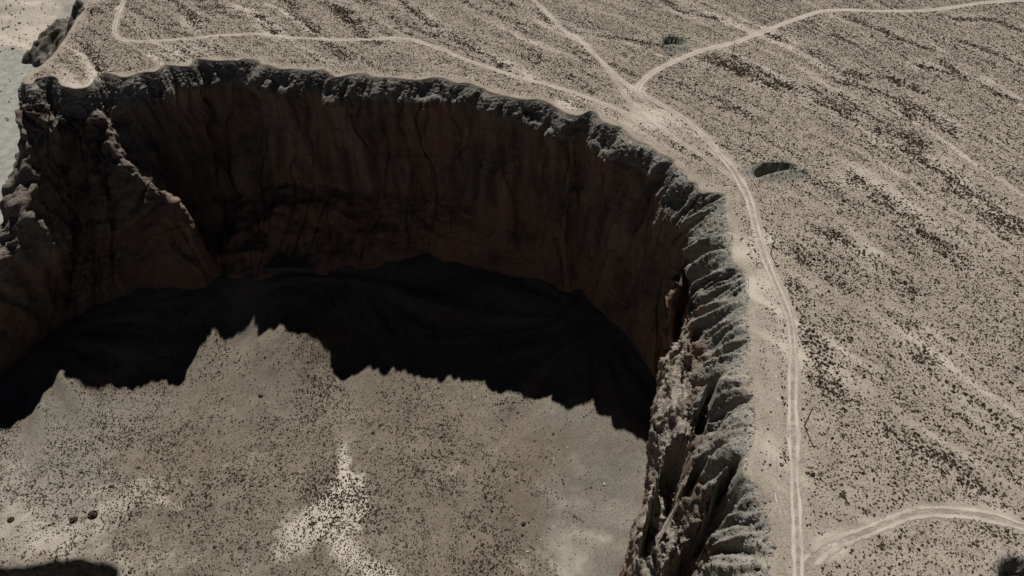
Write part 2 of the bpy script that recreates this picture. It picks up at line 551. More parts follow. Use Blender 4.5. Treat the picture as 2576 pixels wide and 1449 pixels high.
INS = inside_canyon(gx, gy)
DR = np.full(GX.shape, 60.0, np.float32)
for r0 in range(0, GX.shape[0], 40):
    blk = (slice(r0, r0 + 40), slice(None))
    lo, hi = gy[r0] - 60, gy[min(r0 + 40, len(gy)) - 1] + 60
    seg = SM[(SM[:, 1] > lo) & (SM[:, 1] < hi)][::3]
    if len(seg) > 1:
        bx = GX[blk].astype(np.float32).ravel(); by = GY[blk].astype(np.float32).ravel()
        best = np.full(bx.shape, 3600.0, np.float32)
        for q in seg.astype(np.float32):
            np.minimum(best, (bx - q[0]) ** 2 + (by - q[1]) ** 2, out=best)
        DR[blk] = np.sqrt(best).reshape(GX[blk].shape)


def look(r, x, y):
    i = np.clip(((y - gy[0]) / GS).astype(int), 0, len(gy) - 1)
    j = np.clip(((x - gx[0]) / GS).astype(int), 0, len(gx) - 1)
    return r[i, j]


# dirt tracks: pixel trace on the plateau, half width in metres
TRK = {
    'rim_left': ([(322, -30), (310, 0), (298, 30), (290, 60), (288, 80), (296, 95), (320, 103), (370, 105), (440, 100), (500, 96),
                  (540, 91), (600, 88), (644, 86), (720, 94), (800, 99), (880, 101), (950, 98), (990, 96), (1030, 100),
                  (1060, 108), (1110, 124), (1170, 150), (1240, 175), (1288, 190), (1350, 207), (1413, 225), (1463, 242),
                  (1513, 260), (1558, 278), (1605, 300), (1650, 322)], 1.55),
    'diagonal': ([(1318, -30), (1340, 0), (1363, 22), (1413, 73), (1448, 98), (1488, 132), (1538, 180), (1575, 212), (1605, 238), (1630, 262)], 1.4),
    'upper_right': ([(2680, -10), (2576, 0), (2470, 8), (2380, 20), (2300, 28), (2230, 30), (2130, 26), (2060, 30), (2010, 45), (1930, 75),
                     (1880, 95), (1840, 110), (1770, 126), (1720, 145), (1660, 172), (1625, 196), (1605, 222), (1610, 245)], 2.0),
    'main': ([(1595, 225), (1640, 250), (1690, 280), (1740, 315), (1780, 355), (1815, 395), (1845, 430), (1868, 470), (1885, 505),
              (1895, 545), (1905, 590), (1920, 640), (1940, 690), (1965, 750), (1985, 800), (1993, 850), (1996, 900),
              (1994, 1000), (1996, 1100), (1999, 1200), (2004, 1300), (2008, 1449), (2000, 1600), (1990, 1900)], 1.9),
    'inner': ([(1575, 268), (1620, 296), (1660, 325), (1710, 358), (1760, 390), (1805, 420), (1842, 448), (1868, 480)], 1.3),
    'bypass': ([(1938, 900), (1948, 960), (1952, 1050), (1947, 1150), (1955, 1240), (1980, 1320), (2000, 1380)], 1.2),
    'fork': ([(1515, 160), (1545, 200), (1572, 240), (1600, 275), (1640, 310)], 1.1),
    'lower_right': ([(2700, 1360), (2576, 1325), (2500, 1303), (2420, 1290), (2340, 1287), (2290, 1294), (2240, 1312), (2180, 1338),
                     (2110, 1362), (2060, 1390), (2030, 1425), (2012, 1470)], 2.1),
}
TRKW = {}
DT = np.full(GX.size, 99.0, np.float32)
for k_, (pts, hw) in TRK.items():
    line, _ = catmull([at_z(*q)[:2] for q in pts], 1.0)
    TRKW[k_] = (line, hw)
    DT = np.minimum(DT, poly_dist(GX, GY, line[::4]) - hw)
DT = DT.reshape(GX.shape)

# shallow washes running over the fan (dense shrubs and pale sand)
off = lambda r, ox, oy: [(x / 4 + ox, y / 4 + oy) for x, y in r]
WASH = [
    off([(0, 330), (350, 470), (600, 600), (780, 720), (1050, 800)], 1932, 0),
    off([(1200, 770), (1540, 910), (1700, 1000)], 1932, 0),
    off([(1380, 1000), (1600, 1150), (1900, 1380)], 1932, 0),
    off([(770, 160), (1200, 330), (1400, 410), (1700, 500)], 1932, 0),
    off([(1650, 110), (1900, 190), (2250, 190), (2576, 320)], 1932, 0),
    off([(1550, 660), (2100, 830), (2576, 1050)], 1932, 0),
    off([(700, 820), (960, 880), (1300, 1000), (1450, 1180)], 1932, 0),
    off([(1750, 600), (2000, 800), (2100, 820)], 1932, 0),
    off([(1850, 380), (2200, 490), (2576, 660)], 1932, 0),
    off([(-600, 560), (0, 780), (500, 950), (900, 1150), (1450, 1430), (1500, 1579), (1800, 1799), (2150, 2009), (2576, 2349)], 1932, 0),
    off([(870, 330), (1000, 450), (1250, 640), (1400, 800), (1650, 950), (1900, 1200)], 1932, 362),
    off([(400, 820), (700, 930), (900, 1130), (1050, 1260), (1350, 1380), (1500, 1500)], 1932, 362),
    off([(1450, 380), (1560, 520), (1650, 680), (1760, 880), (1950, 1080), (2200, 1250), (2500, 1400)], 1932, 724),
    off([(230, 30), (320, 330), (450, 600), (600, 850), (700, 1100)], 1932, 724),
    off([(1250, 330), (1500, 450), (1900, 700), (2300, 1000)], 1932, 1000),
    off([(250, -60), (450, 200), (620, 330), (760, 470), (900, 580)], 644, 0),
    off([(800, 60), (1100, 370), (1260, 440)], 644, 0),
    off([(1400, -60), (1700, 200), (2050, 400), (2400, 600), (2700, 800)], 644, 0),
    off([(2000, -60), (2250, 80), (2700, 250)], 644, 0),
    off([(-100, 60), (60, 180), (200, 330)], 644, 0),
    off([(1700, -40), (1900, 150), (2000, 300)], 0, 0),
    off([(230, 100), (500, 280), (900, 360), (1400, 440), (1700, 600)], 1288, 0),
    off([(1500, -50), (1700, 100), (2300, 240)], 1288, 0),
    off([(850, 440), (950, 560), (1000, 700)], 0, 0),
]
DW = np.full(GX.size, 99.0, np.float32)
for iw, w_ in enumerate(WASH):
    line, _ = catmull([at_z(*q)[:2] for q in w_], 5.0)
    DW = np.minimum(DW, poly_dist(GX, GY, line) / (2.6 if iw == 9 else 1.5 if iw in (10, 12, 13, 0, 15, 16) else 1.0))
DW = DW.reshape(GX.shape)
# meander of the washes and finer braids between them (stretched along the drainage)
xs_ = np.linspace(gx[0], gx[-1], 900)
th_ = np.radians(np.interp(xs_, [-200, 100, 160, 240, 480], [45, 50, 62, 76, 80]))   # bearing of the runnels turns across the fan
G_ = np.concatenate([[0], np.cumsum(np.tan(th_[:-1]) * np.diff(xs_))])
TH = np.interp(GX, xs_, th_)
B_ = (GY + np.interp(GX, xs_, G_)) * np.cos(np.median(th_))
A_ = GX * np.cos(TH) - GY * np.sin(TH)
Bw = B_ + 5 * noise2(GX / 45, GY / 45, 5) + 1.5 * noise2(GX / 13, GY / 13, 6)
braid = fbm2(Bw / 8.0, A_ / 120.0, 2, 21) + 0.6 * noise2(Bw / 3.2, A_ / 60.0, 23)
rill = sstep(0.16, 0.0, np.abs(noise2(Bw / 7.0, A_ / 110.0, 25) + 0.25 * noise2(GX / 9, GY / 9, 26))) * np.clip(0.5 + 1.4 * noise2(GX / 30, GY / 30, 27), 0, 1)
DWN = DW + 2.2 * noise2(GX / 11, GY / 11, 31) + 1.2 * noise2(GX / 4, GY / 4, 32)
WSH = sstep(5.5, 0.5, DWN) * np.clip(0.75 + 1.1 * fbm2(GX / 22, GY / 22, 2, 33), 0.1, 1)
SIDE = np.clip(sstep(13, 4, DWN) - 0.8 * WSH, 0, 1)               # sand bars beside a wash

# dug pits: pixel centre, half axes along x / y, depth, rotation
PITS = [(at_z(1695, 108), 6.5, 6.0, 2.6, 0.1), (at_z(1945, 428), 11.0, 3.4, 4.2, 0.34), (at_z(2572, 1462), 6.0, 4.0, 2.8, 0.25)]


def plateau_z(x, y):
    z = 0.5 * fbm2(x / 60, y / 60, 3, 41) + 0.12 * noise2(x / 11, y / 11, 44)
    z = z - 0.45 * look(WSH, x, y) - 0.12 * look(rill, x, y)
    for c, ra, rb, dep, ro in PITS:
        dx, dy = x - c[0], y - c[1]
        u = dx * math.cos(ro) + dy * math.sin(ro); v = -dx * math.sin(ro) + dy * math.cos(ro)
        v = v + 0.045 * u * u * (6.0 / ra) - 1.2
        r = np.sqrt((u / ra) ** 2 + (v / rb) ** 2) + 0.12 * noise2(x / 2.5, y / 2.5, 47)
        z = z + 0.9 * np.exp(-((r - 1.35) / 0.42) ** 2)
        wall = np.where(v > 0, sstep(1.02, 0.80, r), sstep(1.15, 0.25, r))
        z = z - dep * wall
    return z


def plateau_attr(x, y):
    grey = np.zeros_like(x)
    for c, ra, rb, dep, ro in PITS:
        grey = np.maximum(grey, 0.85 * sstep(2.4, 0.7, np.sqrt(((x - c[0]) / (ra * 0.9)) ** 2 + ((y - c[1] + 2) / max(rb * 1.5, 6.0)) ** 2)))
    return grey


PZ = plateau_z(GX, GY)
near_rim = sstep(14, 2, DR)
pale = 0.30 * SIDE + 0.15 * WSH + 0.50 * np.clip(braid, 0, 1) + 0.25 * np.clip(fbm2(GX / 30, GY / 30, 3, 34), 0, 1) + 0.22 * sstep(4, 0, DT) + 0.10 * near_rim
for (u, v, r) in [(2095, 1372, 5), (1425, 262, 7), (250, 205, 10), (1640, 300, 12), (1870, 640, 7), (1885, 720, 7), (1935, 600, 5), (450, 130, 18), (1600, 225, 6)]:
    c = at_z(u, v)
    pale = pale + 0.65 * np.exp(-((GX - c[0]) ** 2 + (GY - c[1]) ** 2) / r ** 2)
grey = plateau_attr(GX, GY)
grey = grey + 0.5 * np.exp(-(((GX - at_z(1430, 60)[0]) / 20) ** 2 + ((GY - at_z(1430, 60)[1]) / 30) ** 2))
c = at_z(1945, 1365); grey = grey + 0.8 * np.exp(-(((GX - c[0]) / 4) ** 2 + ((GY - c[1]) / 5) ** 2))

# ------------------------------------------------------------------ plateau sheet (fine core, coarse out to the horizon)
keep = ~(INS & (DR > 1.0))
keep &= ~((DR < 6.0) & ~INS & False)
cv = np.stack([GX, GY, PZ - 0.12 * sstep(10, 6, DR)], -1).reshape(-1, 3)
cf = grid_faces(len(gy), len(gx), keep.ravel() & ~((DR < 5.0).ravel()))
cv2, cf2, ca2 = compact(cv, cf, {'pale': pale.ravel(), 'grey': grey.ravel()})
plateau = mesh_obj('plateau', cv2, cf2, MP, attrs=ca2, kind='structure')
# the plain beyond the surveyed core, one coarse ring
xo = np.concatenate([np.linspace(-6000, -700, 12), np.linspace(-600, gx[0] , 8), np.linspace(gx[0] + 20, gx[-1], 42), np.linspace(560, 6000, 14)])
yo = np.concatenate([np.linspace(-6000, -400, 10), np.linspace(-300, gy[0], 10), np.linspace(gy[0] + 20, gy[-1], 30), np.linspace(700, 6000, 14)])
XO, YO = np.meshgrid(xo, yo)
core = (XO > gx[0] - 1e-3) & (XO < gx[-1] + 1e-3) & (YO > gy[0] - 1e-3) & (YO < gy[-1] + 1e-3)
inn = inside_canyon(xo, yo)
ff = grid_faces(len(yo), len(xo))
drop = core.ravel()[ff].all(1) | inn.ravel()[ff].any(1)
ov = np.stack([XO, YO, np.zeros_like(XO) - 0.25], -1).reshape(-1, 3)
ov2, of2, oa2 = compact(ov, ff[~drop], {'pale': np.zeros(len(ov)), 'grey': np.zeros(len(ov))})
mesh_obj('distant_plain', ov2, of2, MP, attrs=oa2, kind='structure')

# ------------------------------------------------------------------ cliff ribbon
BROW = 1.08 + 0.55 * sstep(300, 250, np.where(SM[:, 0] > 40, SM[:, 1], 999.0))
counts = [12, 40, 24, 28, 38, 62, 6]
rows, tz = [], []
for a in range(7):
    n = counts[a]
    t = np.linspace(0, 1, n, endpoint=(a == 6))
    for q in t:
        row = kp[a] * (1 - q) + kp[a + 1] * q
        if a == 1:                                   # convex brow, rounder on the east side
            row[:, 2] = kp[1][:, 2] + (kp[2][:, 2] - kp[1][:, 2]) * q ** BROW
        rows.append(row)
        tz.append(a + q)
RB = np.stack(rows, 0).transpose(1, 0, 2)                        # (NS, NT, 3)
tz = np.array(tz)
NT = len(tz)
# soften the corners of the profile
for c3 in range(3):
    seg = RB[:, 12:-6, c3].T
    RB[:, 12:-6, c3] = gsmooth(seg, 1.6).T
dS = np.gradient(gsmooth(RB, 2.0 / DS), axis=0); dT = np.gradient(RB, axis=1)
N = np.cross(dT, dS); N /= np.maximum(np.linalg.norm(N, axis=2, keepdims=True), 1e-6)
# orient towards the canyon / up
flip = np.sign((N[..., :2] * nrm[:, None, :]).sum(-1) + N[..., 2] + 1e-4)
N *= flip[..., None]
S2 = np.broadcast_to(s1[:, None], (NS, NT)); T2 = np.broadcast_to(tz[None, :], (NS, NT))
X, Y, Z = RB[..., 0], RB[..., 1], RB[..., 2]
w_bank = sstep(1.05, 1.35, T2) * sstep(2.35, 1.9, T2)
w_rock = sstep(1.75, 2.15, T2) * sstep(7.0, 6.3, T2)
warp = 1.6 * noise2(S2 / 9, T2 * 2.0, 51)
g1 = 2 * np.abs(noise2((S2 + warp) / 9.0, T2 * 0.5, 52))
g2 = 0.85 - 2 * np.abs(noise2((S2 + warp) / 3.8, T2 * 0.7, 53))
grow = 0.35 + 0.65 * sstep(1.1, 1.8, T2)
EB = sstep(320, 270, np.where(SM[:, 0] > 40, SM[:, 1], 999.0))[:, None]
disp = w_bank * grow * ((3.0 + 2.9 * EB) * (g1 - 0.42) + (1.2 + 1.3 * EB) * (g2 - 0.42))
rid3 = lambda k, o: 1 - 2.2 * np.abs(noise3(X / k + o, Y / k, Z / k))
disp += w_bank * (0.25 * rid3(4.2, 1) + 0.45 * rid3(2.1, 0) + 0.3 * noise3(X / 1.0, Y / 1.0, Z / 1.0))
WESTB = sstep(-185, -215, SM[:, 0])[:, None]
flute = noise3(X / 27, Y / 27, Z / 55) * 8.0 * (1 - WESTB) + noise3(X / 12, Y / 12, Z / 70) * 3.6 + noise3(X / 4.5, Y / 4.5, Z / 26) * 1.5
EASTW = sstep(225, 200, np.where(SM[:, 0] > 40, SM[:, 1], 999.0))[:, None]
rid2 = lambda a, b, sd: 1 - 2.2 * np.abs(noise2(a, b, sd))
sw = S2 + 5 * noise2(S2 / 14, T2 * 1.5, 57)
east_rock = 2.4 * rid2(sw / 26, T2 * 1.9, 58) + 1.3 * rid2(sw / 9, T2 * 4.2, 59) + 1.0 * rid3(3.4, 3) + 0.6 * rid3(1.5, 4) + 0.35 * noise3(X / 0.9, Y / 0.9, Z / 0.9) - 2.2
blocks = (1 - EASTW) * ((rid3(8.0, 2) * 1.3 + rid3(3.2, 5) * 0.8) * 0.45 + noise3(X / 1.2, Y / 1.2, Z / 1.1) * 0.4) + EASTW * east_rock
crack = np.exp(-(np.abs(noise2(S2 / 15 + 0.7 * noise2(S2 / 22, T2 * 0.9, 67), T2 * 0.16, 68)) / 0.03) ** 2) * 2.2
# bedding ledges and vertical joints with crisp edges
fr = lambda v: v - np.floor(v)
bed = fr(-Z / 6.5 + 0.9 * noise2(S2 / 30, Z / 30, 63)); bed2 = fr(-Z / 2.3 + 0.8 * noise2(S2 / 12, Z / 12, 64))
joint = fr(S2 / 11 + 1.2 * noise2(S2 / 25, Z / 35, 65)); joint2 = fr(S2 / 4.3 + 1.0 * noise2(S2 / 10, Z / 20, 66))
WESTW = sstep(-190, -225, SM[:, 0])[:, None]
crag = (0.7 * (1 - WESTW) * (0.45 * bed ** 2 + 0.25 * bed2 ** 2) + (0.8 + 0.9 * WESTW) * (1.1 * (joint - 0.5) + 0.5 * (joint2 - 0.5))) * (1 - 0.5 * EASTW)
crag = crag + WESTW * (1.2 * (1 - 2.2 * np.abs(noise3(X / 7, Y / 7, Z / 16))) + 0.8 * (1 - 2.2 * np.abs(noise3(X / 3, Y / 3, Z / 6))) + 0.25 * bed2 ** 2)
strat = (1 - 0.7 * sstep(-190, -225, SM[:, 0])[:, None]) * 0.25 * noise2(Z / 2.2, S2 / 40, 61) + 0.6 * noise2(Z / 8, S2 / 80, 62)
disp += w_rock * (flute * (1 - 0.6 * EASTW) + blocks + strat + crag - crack * (1 - EASTW))
disp *= 1 - 0.75 * sstep(5.7, 6.0, T2)
V = RB + N * disp[..., None]
# deep slots weathered into the east buttress
def slot(pts, width, depth):
    line, _ = catmull([at_z(u, v, z)[:2] for u, v, z in pts], 1.0)
    msk = (SM[:, 0] > 30) & (SM[:, 1] < 215)
    idx = np.where(msk)[0]
    sub = V[idx]
    d = poly_dist(sub[..., 0].ravel(), sub[..., 1].ravel(), line).reshape(sub.shape[:2]) + 0.9 * noise3(sub[..., 0] / 3, sub[..., 1] / 3, sub[..., 2] / 5)
    k = sstep(width, width * 0.45, d) * sstep(1.15, 1.5, T2[idx]) * sstep(5.2, 4.6, T2[idx])
    sub[..., 2] -= depth * k
    V[idx] = sub


slot([(1705, 1120, -24), (1690, 1190, -26), (1672, 1250, -28), (1650, 1310, -30)], 4.6, 26)
slot([(1855, 1206, -8), (1822, 1262, -14), (1800, 1320, -18), (1750, 1362, -22), (1700, 1426, -26), (1680, 1470, -26)], 4.2, 22)
slot([(1800, 1158, -14), (1752, 1205, -22), (1725, 1255, -26)], 2.0, 14)
slot([(1790, 985, -15), (1764, 1060, -20), (1752, 1110, -22)], 1.8, 14)
slot([(1745, 885, -28), (1738, 905, -28)], 1.8, 10)
# top rows lie on the plateau
top = sstep(1.12, 0.98, T2)
pzr = plateau_z(V[..., 0].ravel(), V[..., 1].ravel()).reshape(NS, NT)
V[..., 2] += top * (pzr + 0.02 - 0.35 * sstep(0.25, 0.0, T2)) + (1 - top) * sstep(2.2, 1.1, T2) * pzr * 0.6
zone = np.interp(tz, [0, 0.85, 1.0, 1.4, 1.9, 2.2, 7], [-1.1, -1.0, 0.1, 0.8, 1.2, 2.3, 2.6])
zone2 = np.broadcast_to(zone[None], (NS, NT))
# paler rock colour on the fins of the east side
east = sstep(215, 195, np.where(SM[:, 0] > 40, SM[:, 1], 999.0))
west = sstep(-243, -256, SM[:, 0])  # spur nose, paled in its colour to look sunlit
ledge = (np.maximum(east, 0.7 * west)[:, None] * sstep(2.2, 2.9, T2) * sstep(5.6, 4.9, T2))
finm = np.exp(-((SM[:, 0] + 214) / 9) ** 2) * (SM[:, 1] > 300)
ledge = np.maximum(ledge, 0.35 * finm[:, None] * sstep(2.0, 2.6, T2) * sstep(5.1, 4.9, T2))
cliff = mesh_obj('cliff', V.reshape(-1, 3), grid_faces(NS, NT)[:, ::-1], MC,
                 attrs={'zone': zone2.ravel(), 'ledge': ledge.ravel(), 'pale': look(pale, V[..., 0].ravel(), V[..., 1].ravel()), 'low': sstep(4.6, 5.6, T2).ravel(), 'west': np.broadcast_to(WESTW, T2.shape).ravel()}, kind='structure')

# ------------------------------------------------------------------ canyon floor
ctl = []
for (u, v, z) in [(0, 1055, -124), (60, 1015, -122), (120, 975, -119), (180, 950, -115), (222, 932, -113), (240, 965, -117), (300, 966, -121), (330, 972, -122), (390, 971, -123), (440, 930, -121), (480, 880, -117),
                  (550, 850, -116), (597, 828, -115), (650, 828, -110), (710, 837, -106), (745, 850, -108), (790, 885, -112), (840, 915, -120), (900, 928, -120),
                  (980, 920, -117), (1090, 937, -118), (1180, 945, -117), (1288, 978, -114), (1380, 985, -112), (1450, 992, -107),
                  (1520, 1010, -106), (1560, 1030, -104), (1610, 1060, -102), (1650, 1092, -103),
                  (0, 1250, -122), (300, 1250, -123), (700, 1250, -121), (1000, 1250, -121), (1300, 1250, -119), (1560, 1250, -114),
                  (0, 1445, -124), (400, 1445, -124), (800, 1445, -123), (1200, 1445, -122), (1560, 1445, -116), (800, 1650, -124), (1500, 1650, -119),
                  (-400, 1000, -122), (-600, 1400, -125), (-200, 700, -121), (-100, 400, -122), (30, 330, -122), (20, 150, -121), (20, 30, -118)]:
    w = at_z(u, v, z); ctl.append(w)
for i in range(0, NS, 55):
    if BASE[i, 1] > 40 and BASE[i, 0] > -262:
        ctl.append(BASE[i] + np.array([0, 0, 0.5]))
ctl = np.array(ctl)


def tps_fit(P, lam):
    c = P[:, :2] / 100.0
    d = np.linalg.norm(c[:, None] - c[None], axis=2)
    K = np.where(d > 0, d * d * np.log(np.maximum(d, 1e-9)), 0) + lam * np.eye(len(c))
    Q = np.concatenate([np.ones((len(c), 1)), c], 1)
    A = np.block([[K, Q], [Q.T, np.zeros((3, 3))]])
    sol = np.linalg.solve(A, np.concatenate([P[:, 2], np.zeros(3)]))
    return c, sol


TC, TSOL = tps_fit(ctl, 0.006)


def floor_smooth(x, y):
    sh = x.shape
    q = np.stack([np.asarray(x).ravel(), np.asarray(y).ravel()], 1) / 100.0
    out = np.empty(len(q))
    n = len(TC)
    for i in range(0, len(q), 20000):
        b = q[i:i + 20000]
        d2 = ((b[:, None] - TC[None]) ** 2).sum(2)
        out[i:i + 20000] = (0.5 * d2 * np.log(np.maximum(d2, 1e-12))) @ TSOL[:n] + TSOL[n] + b @ TSOL[n + 1:]
    return out.reshape(sh)


FG = 1.25
fx = np.arange(-330.0, 110.0, FG); fy = np.arange(70.0, 400.0, FG)
FX, FY = np.meshgrid(fx, fy)
FS = np.clip(floor_smooth(FX, FY), -128, -92)
# talus chutes radiating from the foot of the wall
cxx, cyy = -60.0, 230.0
ang = np.arctan2(FY - cyy, FX - cxx); rad = np.hypot(FX - cxx, FY - cyy)
chute = fbm2(ang * 16 + 0.5 * noise2(FX / 30, FY / 30, 70), rad / 60, 3, 71)
fanlow = 0.6 * fbm2(FX / 45, FY / 45, 2, 76)
for (u, v, rr_) in [(575, 695, 85), (900, 690, 80), (1500, 800, 90), (60, 800, 90)]:       # scree fans below the chutes of the wall
    ap = at_z(u, v, -97)[:2]
    a_ = np.arctan2(FY - ap[1], FX - ap[0]); r_ = np.hypot(FX - ap[0], FY - ap[1])
    wgt = sstep(rr_ * 1.3, rr_ * 0.5, r_) * sstep(10, 45, r_)
    fan = fbm2(a_ * 9 + 0.35 * noise2(FX / 20, FY / 20, u), r_ / 80, 3, 73 + v / 100)
    chute = chute * (1 - wgt) + fan * wgt
    fanlow = fanlow * (1 - wgt) + noise2(a_ * 4.5 + 0.5 * noise2(FX / 35, FY / 35, v), r_ / 120, u) * wgt
up = sstep(-121, -104, FS)
FZ = FS + 2.2 * fanlow + 0.8 * chute * (0.4 + 0.6 * up) + 0.45 * fbm2(FX / 22, FY / 22, 4, 72) + 0.14 * noise2(FX / 3.5, FY / 3.5, 75)
# river bank that cuts the near left corner
sc, _ = catmull([at_z(u, v, -124)[:2] for u, v in [(-300, 1450), (0, 1432), (80, 1424), (200, 1412), (250, 1418), (292, 1432), (308, 1470), (330, 1600)]], 1.5)
dsc = poly_dist(FX, FY, sc[::2]).reshape(FX.shape)
pls = np.concatenate([sc, [(sc[-1][0], -4000.0), (-4000.0, -4000.0), (-4000.0, sc[0][1]), sc[0]]])
low = inside_canyon(fx, fy, pls)
dsn = np.where(low, dsc, -dsc) + 1.3 * noise2(FX / 5, FY / 5, 81)
FZ = FZ - 11 * sstep(-0.5, 7.0, dsn) + 0.8 * sstep(-6, -1, dsn) * sstep(3, 0, dsn)
rockm = sstep(-1.5, 0.5, dsn) * sstep(26, 12, dsn)
FZ += rockm * (1.2 * noise2(FX / 4, FY / 4, 82) + 0.6 * noise2(FX / 1.8, FY / 1.8, 83))


def fpx(u, v, z=-119.0):
    return at_z(u, v, z)[:2]


f_pale = 0.22 * np.clip(fbm2(FX / 40, FY / 40, 3, 90), 0, 1) + 0.35 * np.clip(-chute, 0, 1)
for (u, v, rx, ry, a) in [(40, 1240, 34, 22, .5), (80, 1340, 40, 12, .5), (400, 1400, 40, 10, .3), (1440, 1400, 10, 10, .35), (820, 1310, 22, 14, .55), (868, 1130, 8, 30, .4), (1480, 1250, 25, 25, .25), (350, 1215, 14, 12, .4)]:
    q = fpx(u, v)
    f_pale = f_pale + a * np.exp(-(((FX - q[0]) / rx) ** 2 + ((FY - q[1]) / ry) ** 2))
for pts, w0, w1, amp in [([(866, 1040), (858, 1140), (872, 1220), (835, 1280), (770, 1320), (735, 1350)], 1.0, 12.0, 1.1),
                         ([(862, 1150), (902, 1205), (895, 1290), (850, 1345), (890, 1400), (965, 1445)], 3.5, 8.0, 1.0),
                         ([(332, 1110), (338, 1180), (318, 1212), (372, 1232), (452, 1268)], 1.6, 3.2, 0.75),
                         ([(1285, 1020), (1270, 1120), (1190, 1140), (1130, 1200)], 1.2, 2.5, 0.45),
                         ([(1010, 1000), (985, 1110), (1000, 1200)], 1.0, 2.0, 0.35),
                         ([(560, 860), (600, 960), (560, 1080)], 1.0, 2.5, 0.3)]:
    line, _ = catmull([fpx(u, v) for u, v in pts], 1.5)
    half = len(line) // 2
    d1 = poly_dist(FX, FY, line).reshape(FX.shape)
    d0 = poly_dist(FX, FY, line[:half]).reshape(FX.shape)
    wd = np.where(d0 <= d1 + 1e-3, w0 + 0.35 * (w1 - w0), w1)
    head = 0.25 + 0.75 * sstep(4, 30, np.hypot(FX - line[0][0], FY - line[0][1]))
    f_pale = np.maximum(f_pale, head * amp * sstep(1.3, 0.2, (d1 + 2.2 * noise2(FX / 7, FY / 7, 92) + 1.2 * noise2(FX / 3, FY / 3, 93)) / wd))
f_grey = 0.30 + 0.5 * fanlow + 0.5 * fbm2(FX / 50, FY / 50, 3, 95) + 0.35 * np.clip(chute, 0, 1) * up
for (u, v, rx, ry, a) in [(40, 1250, 40, 35, .6), (1500, 1330, 28, 40, .7), (1350, 1050, 40, 18, .5), (300, 1000, 40, 15, .4), (1100, 1180, 35, 40, -.6), (700, 1100, 40, 30, -.4), (1250, 1250, 16, 25, -.5)]:
    q = fpx(u, v)
    f_grey = f_grey + a * np.exp(-(((FX - q[0]) / rx) ** 2 + ((FY - q[1]) / ry) ** 2))
valley = sstep(-262, -276, FX) * sstep(255, 275, FY)
fa = {'pale': f_pale.ravel(), 'grey': f_grey.ravel(), 'valley': valley.ravel(), 'rock': rockm.ravel()}
mesh_obj('canyon_floor', np.stack([FX, FY, FZ], -1).reshape(-1, 3), grid_faces(len(fy), len(fx)), MF, attrs=fa, kind='structure')


def flook(r, x, y):
    i = np.clip(((y - fy[0]) / FG).astype(int), 0, len(fy) - 1)
    j = np.clip(((x - fx[0]) / FG).astype(int), 0, len(fx) - 1)
    return r[i, j]


# the river valley behind the spur and the low ground out to the horizon
vx = np.concatenate([np.linspace(-6000, -1000, 12), np.arange(-950, -330.1, 6.0), [-330.0], np.arange(-324, 112, 8.0), [200.0]])
vy = np.concatenate([np.linspace(-6000, -200, 12), np.arange(-150, 70, 15.0), [70.0], np.arange(76, 1100, 6.0), np.linspace(1150, 6000, 14)])
VX, VY = np.meshgrid(vx, vy)
inb = (VX >= fx[0] - 1e-3) & (VX < fx[-1]) & (VY >= fy[0] - 1e-3) & (VY < fy[-1])
VZ = np.where(inb, flook(FZ, VX, VY), -122.0) + 0.8 * fbm2(VX / 60, VY / 60, 3, 98)
VZ = np.where(inb, VZ - 3.0, VZ - 0.4)
valV = np.ones_like(VX) * (VX < -250)
# low ground left of the near corner keeps the gravel of the floor
valV = np.where((VY < 262), 0.0, valV)
sand = np.zeros_like(VX); rockV = np.zeros_like(VX); brownV = np.zeros_like(VX)
for (u, v, rx, ry, a) in [(70, 60, 40, 60, 1.0), (30, 95, 30, 18, .8), (105, 110, 16, 30, .9), (60, 20, 40, 60, .6)]:
    q = fpx(u, v, -121)
    sand += a * np.exp(-(((VX - q[0]) / rx) ** 2 + ((VY - q[1]) / ry) ** 2))
sand = np.clip(sand, 0, 1)
for (u, v, rx, ry, h) in [(20, -10, 60, 60, 16)]:
    q = fpx(u, v, -110)
    gsn = np.exp(-(((VX - q[0]) / rx) ** 2 + ((VY - q[1]) / ry) ** 2))
    VZ += h * gsn * (1 + 0.35 * fbm2(VX / 18, VY / 18, 3, 99))
    rockV = np.maximum(rockV, gsn * 1.1 if h > 20 else 0)
stream = poly_dist(VX, VY, np.array([fpx(-60, 72, -121), fpx(0, 84, -121), fpx(30, 93, -121), fpx(70, 108, -121), fpx(130, 135, -121)])).reshape(VX.shape)
VZ -= 1.5 * sstep(6, 2, stream)
far_sand = (VY > 560) & (VX < -330)
valV = np.clip(valV - 0.9 * sand - rockV, 0, 1)
drop = inb.ravel()[grid_faces(len(vy), len(vx))].all(1)
vf = grid_faces(len(vy), len(vx))[~drop]
vv = np.stack([VX, VY, VZ], -1).reshape(-1, 3)
vv2, vf2, va2 = compact(vv, vf, {'pale': sand.ravel(), 'grey': (0.5 + 0 * sand).ravel(), 'valley': valV.ravel(), 'rock': rockV.ravel()})
mesh_obj('river_valley', vv2, vf2, MF, attrs=va2, kind='structure')

